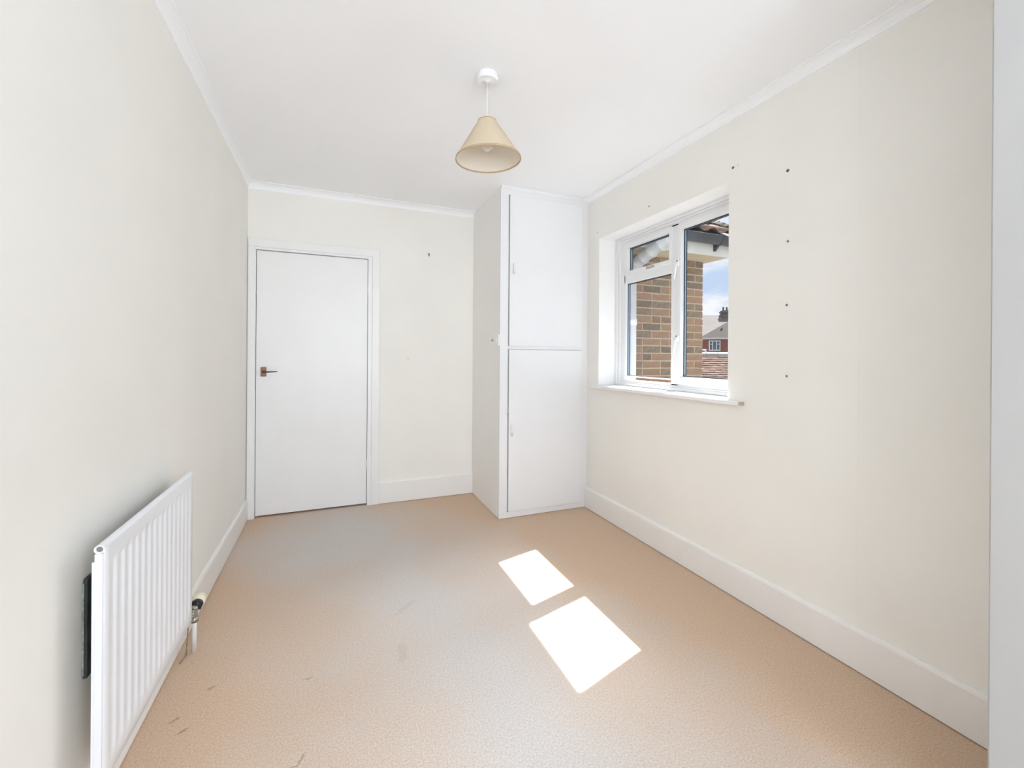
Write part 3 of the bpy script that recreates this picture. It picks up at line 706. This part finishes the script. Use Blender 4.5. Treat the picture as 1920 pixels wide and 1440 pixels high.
# red-brick house with hipped roof
A0 = at(1311, 634, 52)
ha = place('red_brick_house', 'distant red brick house with a brown hipped roof and white windows', 'house', (A0.x, A0.y, GZ), -YAW - math.radians(28))
eh = A0.z - GZ
b = BM(); box(b, .35, 11, 0.3, 8.3, 0, eh); obj('wall', b, REDBR, ha)
b = BM(); Wd, Dp, rise = 11.35, 8.6, 3.0
vs = [b.verts.new(p) for p in ((0, 0, eh), (Wd, 0, eh), (Wd, Dp, eh), (0, Dp, eh), (4.3, 4.3, eh + rise), (Wd - 4.3, 4.3, eh + rise))]
for f in ((0, 1, 5, 4), (1, 2, 5), (2, 3, 4, 5), (3, 0, 4), (3, 2, 1, 0)): b.faces.new([vs[i] for i in f])
obj('roof', b, SLATE, ha)
b = BM(); bar(b, 0, Wd, -.06, 0, eh - .16, eh + .02, .01); obj('fascia', b, FASC, ha)
for x in (1.05, 4.75):
    b = BM(); zt = eh - .30
    for (x0, x1, z0, z1) in ((0, .09, -1.2, 0), (1.16, 1.25, -1.2, 0), (.38, .45, -1.15, -.05), (.80, .87, -1.15, -.05), (.05, 1.2, -.09, 0), (.05, 1.2, -1.2, -1.10), (.05, .42, -.45, -.40), (.84, 1.2, -.45, -.40)):
        bar(b, x + x0, x + x1, .22, .32, zt + z0, zt + z1, .01, 1)
    wf = obj('window', b, FWH, ha)
    b = BM(); box(b, x + .05, x + 1.2, .27, .285, zt - 1.15, zt - .05); obj('pane', b, FGL, wf)
b = BM(); lathe(b, [(.16, .0), (.16, -.08), (.10, -.16), (.01, -.17)], (3.55, .30, eh - .45), 14, 'Y', True, True); obj('alarm_box', b, FWH, ha)
b = BM(); bar(b, 2.30, 2.48, 1.5, 1.7, eh + 1.0, eh + 1.28, .02, 1); obj('roof_vent', b, STACK, ha)
# pale-roofed house further back with a chimney
B0 = at(1290, 591, 72)
hb = place('pale_roof_house', 'further house with a plain pale roof and dark chimney behind the red brick house', 'house', (B0.x, B0.y, GZ), -YAW - math.radians(5))
rh = B0.z - GZ
b = BM(); box(b, -4, 9.5, -5.0, 3.5, 0, rh - 4.2); obj('wall', b, REDBR, hb)
b = BM(); prism(b, [(-5.6, rh - 4.4), (0, rh), (5.6, rh - 4.4), (5.4, rh - 4.6), (0, rh - .25), (-5.4, rh - 4.6)], 'X', -4.5, 10); obj('roof', b, SLATP, hb)
b = BM(); bar(b, 5.35, 6.5, -.6, .6, rh - 1.6, rh + .75, .02, 1); bar(b, 5.22, 6.63, -.73, .73, rh + .35, rh + .55, .02, 1); bar(b, 5.2, 6.65, -.75, .75, rh - .9, rh + .05, .02, 1); ch = obj('chimney', b, STACK, hb)
for x in (5.65, 6.2):
    b = BM(); lathe(b, [(.16, 0), (.13, .5), (.16, .52), (.16, .58)], (x, 0, rh + .74), 10, cap0=True, cap1=True); obj('chimney_pot', b, STACK, ch)
# conservatory: white bars over dark glass
C0 = at(1321, 664, 27)
cv = place('conservatory', 'white framed glazed lean-to between the near tiled roof and the brick house', 'conservatory', (C0.x, C0.y, GZ), -YAW - math.radians(10))
z0 = C0.z - GZ
b = BM(); box(b, -2.0, .55, 0, 2.2, 0, z0 - .05); obj('base_wall', b, FWH, cv)
b = BM()
for x in (-1.9, -1.2, -.5, .25):
    prism(b, [(x, z0 - .02), (x + .07, z0 - .02), (x - .23, z0 + .24), (x - .30, z0 + .24)], 'Y', -.05, .02)
bar(b, -2.2, .10, -.06, .05, z0 + .22, z0 + .30, .01, 1); bar(b, -2.1, .6, -.06, .05, z0 - .08, z0 + .0, .01, 1); obj('roof_frame', b, FWH, cv)
b = BM(); prism(b, [(-2.0, z0 - .02), (.25, z0 - .02), (-.05, z0 + .23), (-2.2, z0 + .23)], 'Y', .0, .015); obj('pane', b, FGL, cv)
# near outbuilding roof with plain clay tiles
D0 = at(1312, 662, 13.0)
ob = place('tiled_outbuilding', 'near outbuilding roof of red-brown plain tiles below a pale ridge', 'outbuilding', (D0.x, D0.y, GZ), -YAW)
rz = D0.z - GZ; pit = math.radians(38); tp, cp_, sp_ = math.tan(pit), math.cos(pit), math.sin(pit)
b = BM(); box(b, -2.8, 3.2, -2.1, 2.1, 0, rz - 2.2 * tp); obj('wall', b, RENDER, ob)
b = BM(); prism(b, [(-2.5, rz - .06 - 2.5 * tp), (0, rz - .06), (2.5, rz - .06 - 2.5 * tp), (2.4, rz - .12 - 2.5 * tp), (0, rz - .14), (-2.4, rz - .12 - 2.5 * tp)], 'X', -3, 3.4); obj('roof_deck', b, DARK, ob)
b = BM(); rnd = random.Random(5)
for r_ in range(31):
    s_ = .10 + r_ * .10; off = (r_ % 2) * .0825; x = -3 + off
    while x < 3.3:
        dz = rnd.uniform(-.004, .006); y_ = -s_ * cp_; z_ = rz - s_ * sp_ + .012 + dz
        if -1.2 < x < 2.2:
            mi = rnd.randrange(3)
            vs = [b.verts.new(p) for p in ((x + .002, y_, z_), (x + .163, y_, z_ + rnd.uniform(-.003, .003)), (x + .163, y_ + .13 * cp_, z_ + .13 * sp_ - .02), (x + .002, y_ + .13 * cp_, z_ + .13 * sp_ - .02),
                                           (x + .002, y_ + .012, z_ - .03), (x + .163, y_ + .012, z_ - .03))]
            for f in ((0, 1, 2, 3), (4, 5, 1, 0)): b.faces.new([vs[i] for i in f]).material_index = mi
        x += .165
tag(obj('roof_tiles', b, TILE, ob, recalc=False), kind='stuff')
for i in range(10):
    b = BM(); x = -1.2 + i * .34; prism(b, [(-.13, rz - .10), (-.10, rz - .02), (-.04, rz + .035), (.04, rz + .035), (.10, rz - .02), (.13, rz - .10), (.10, rz - .10), (0, rz - .02), (-.10, rz - .10)], 'X', x, x + .33); obj('ridge_tile', b, LEAD, ob)

for o in bpy.data.objects:
    if '_base' in o.keys(): del o['_base']
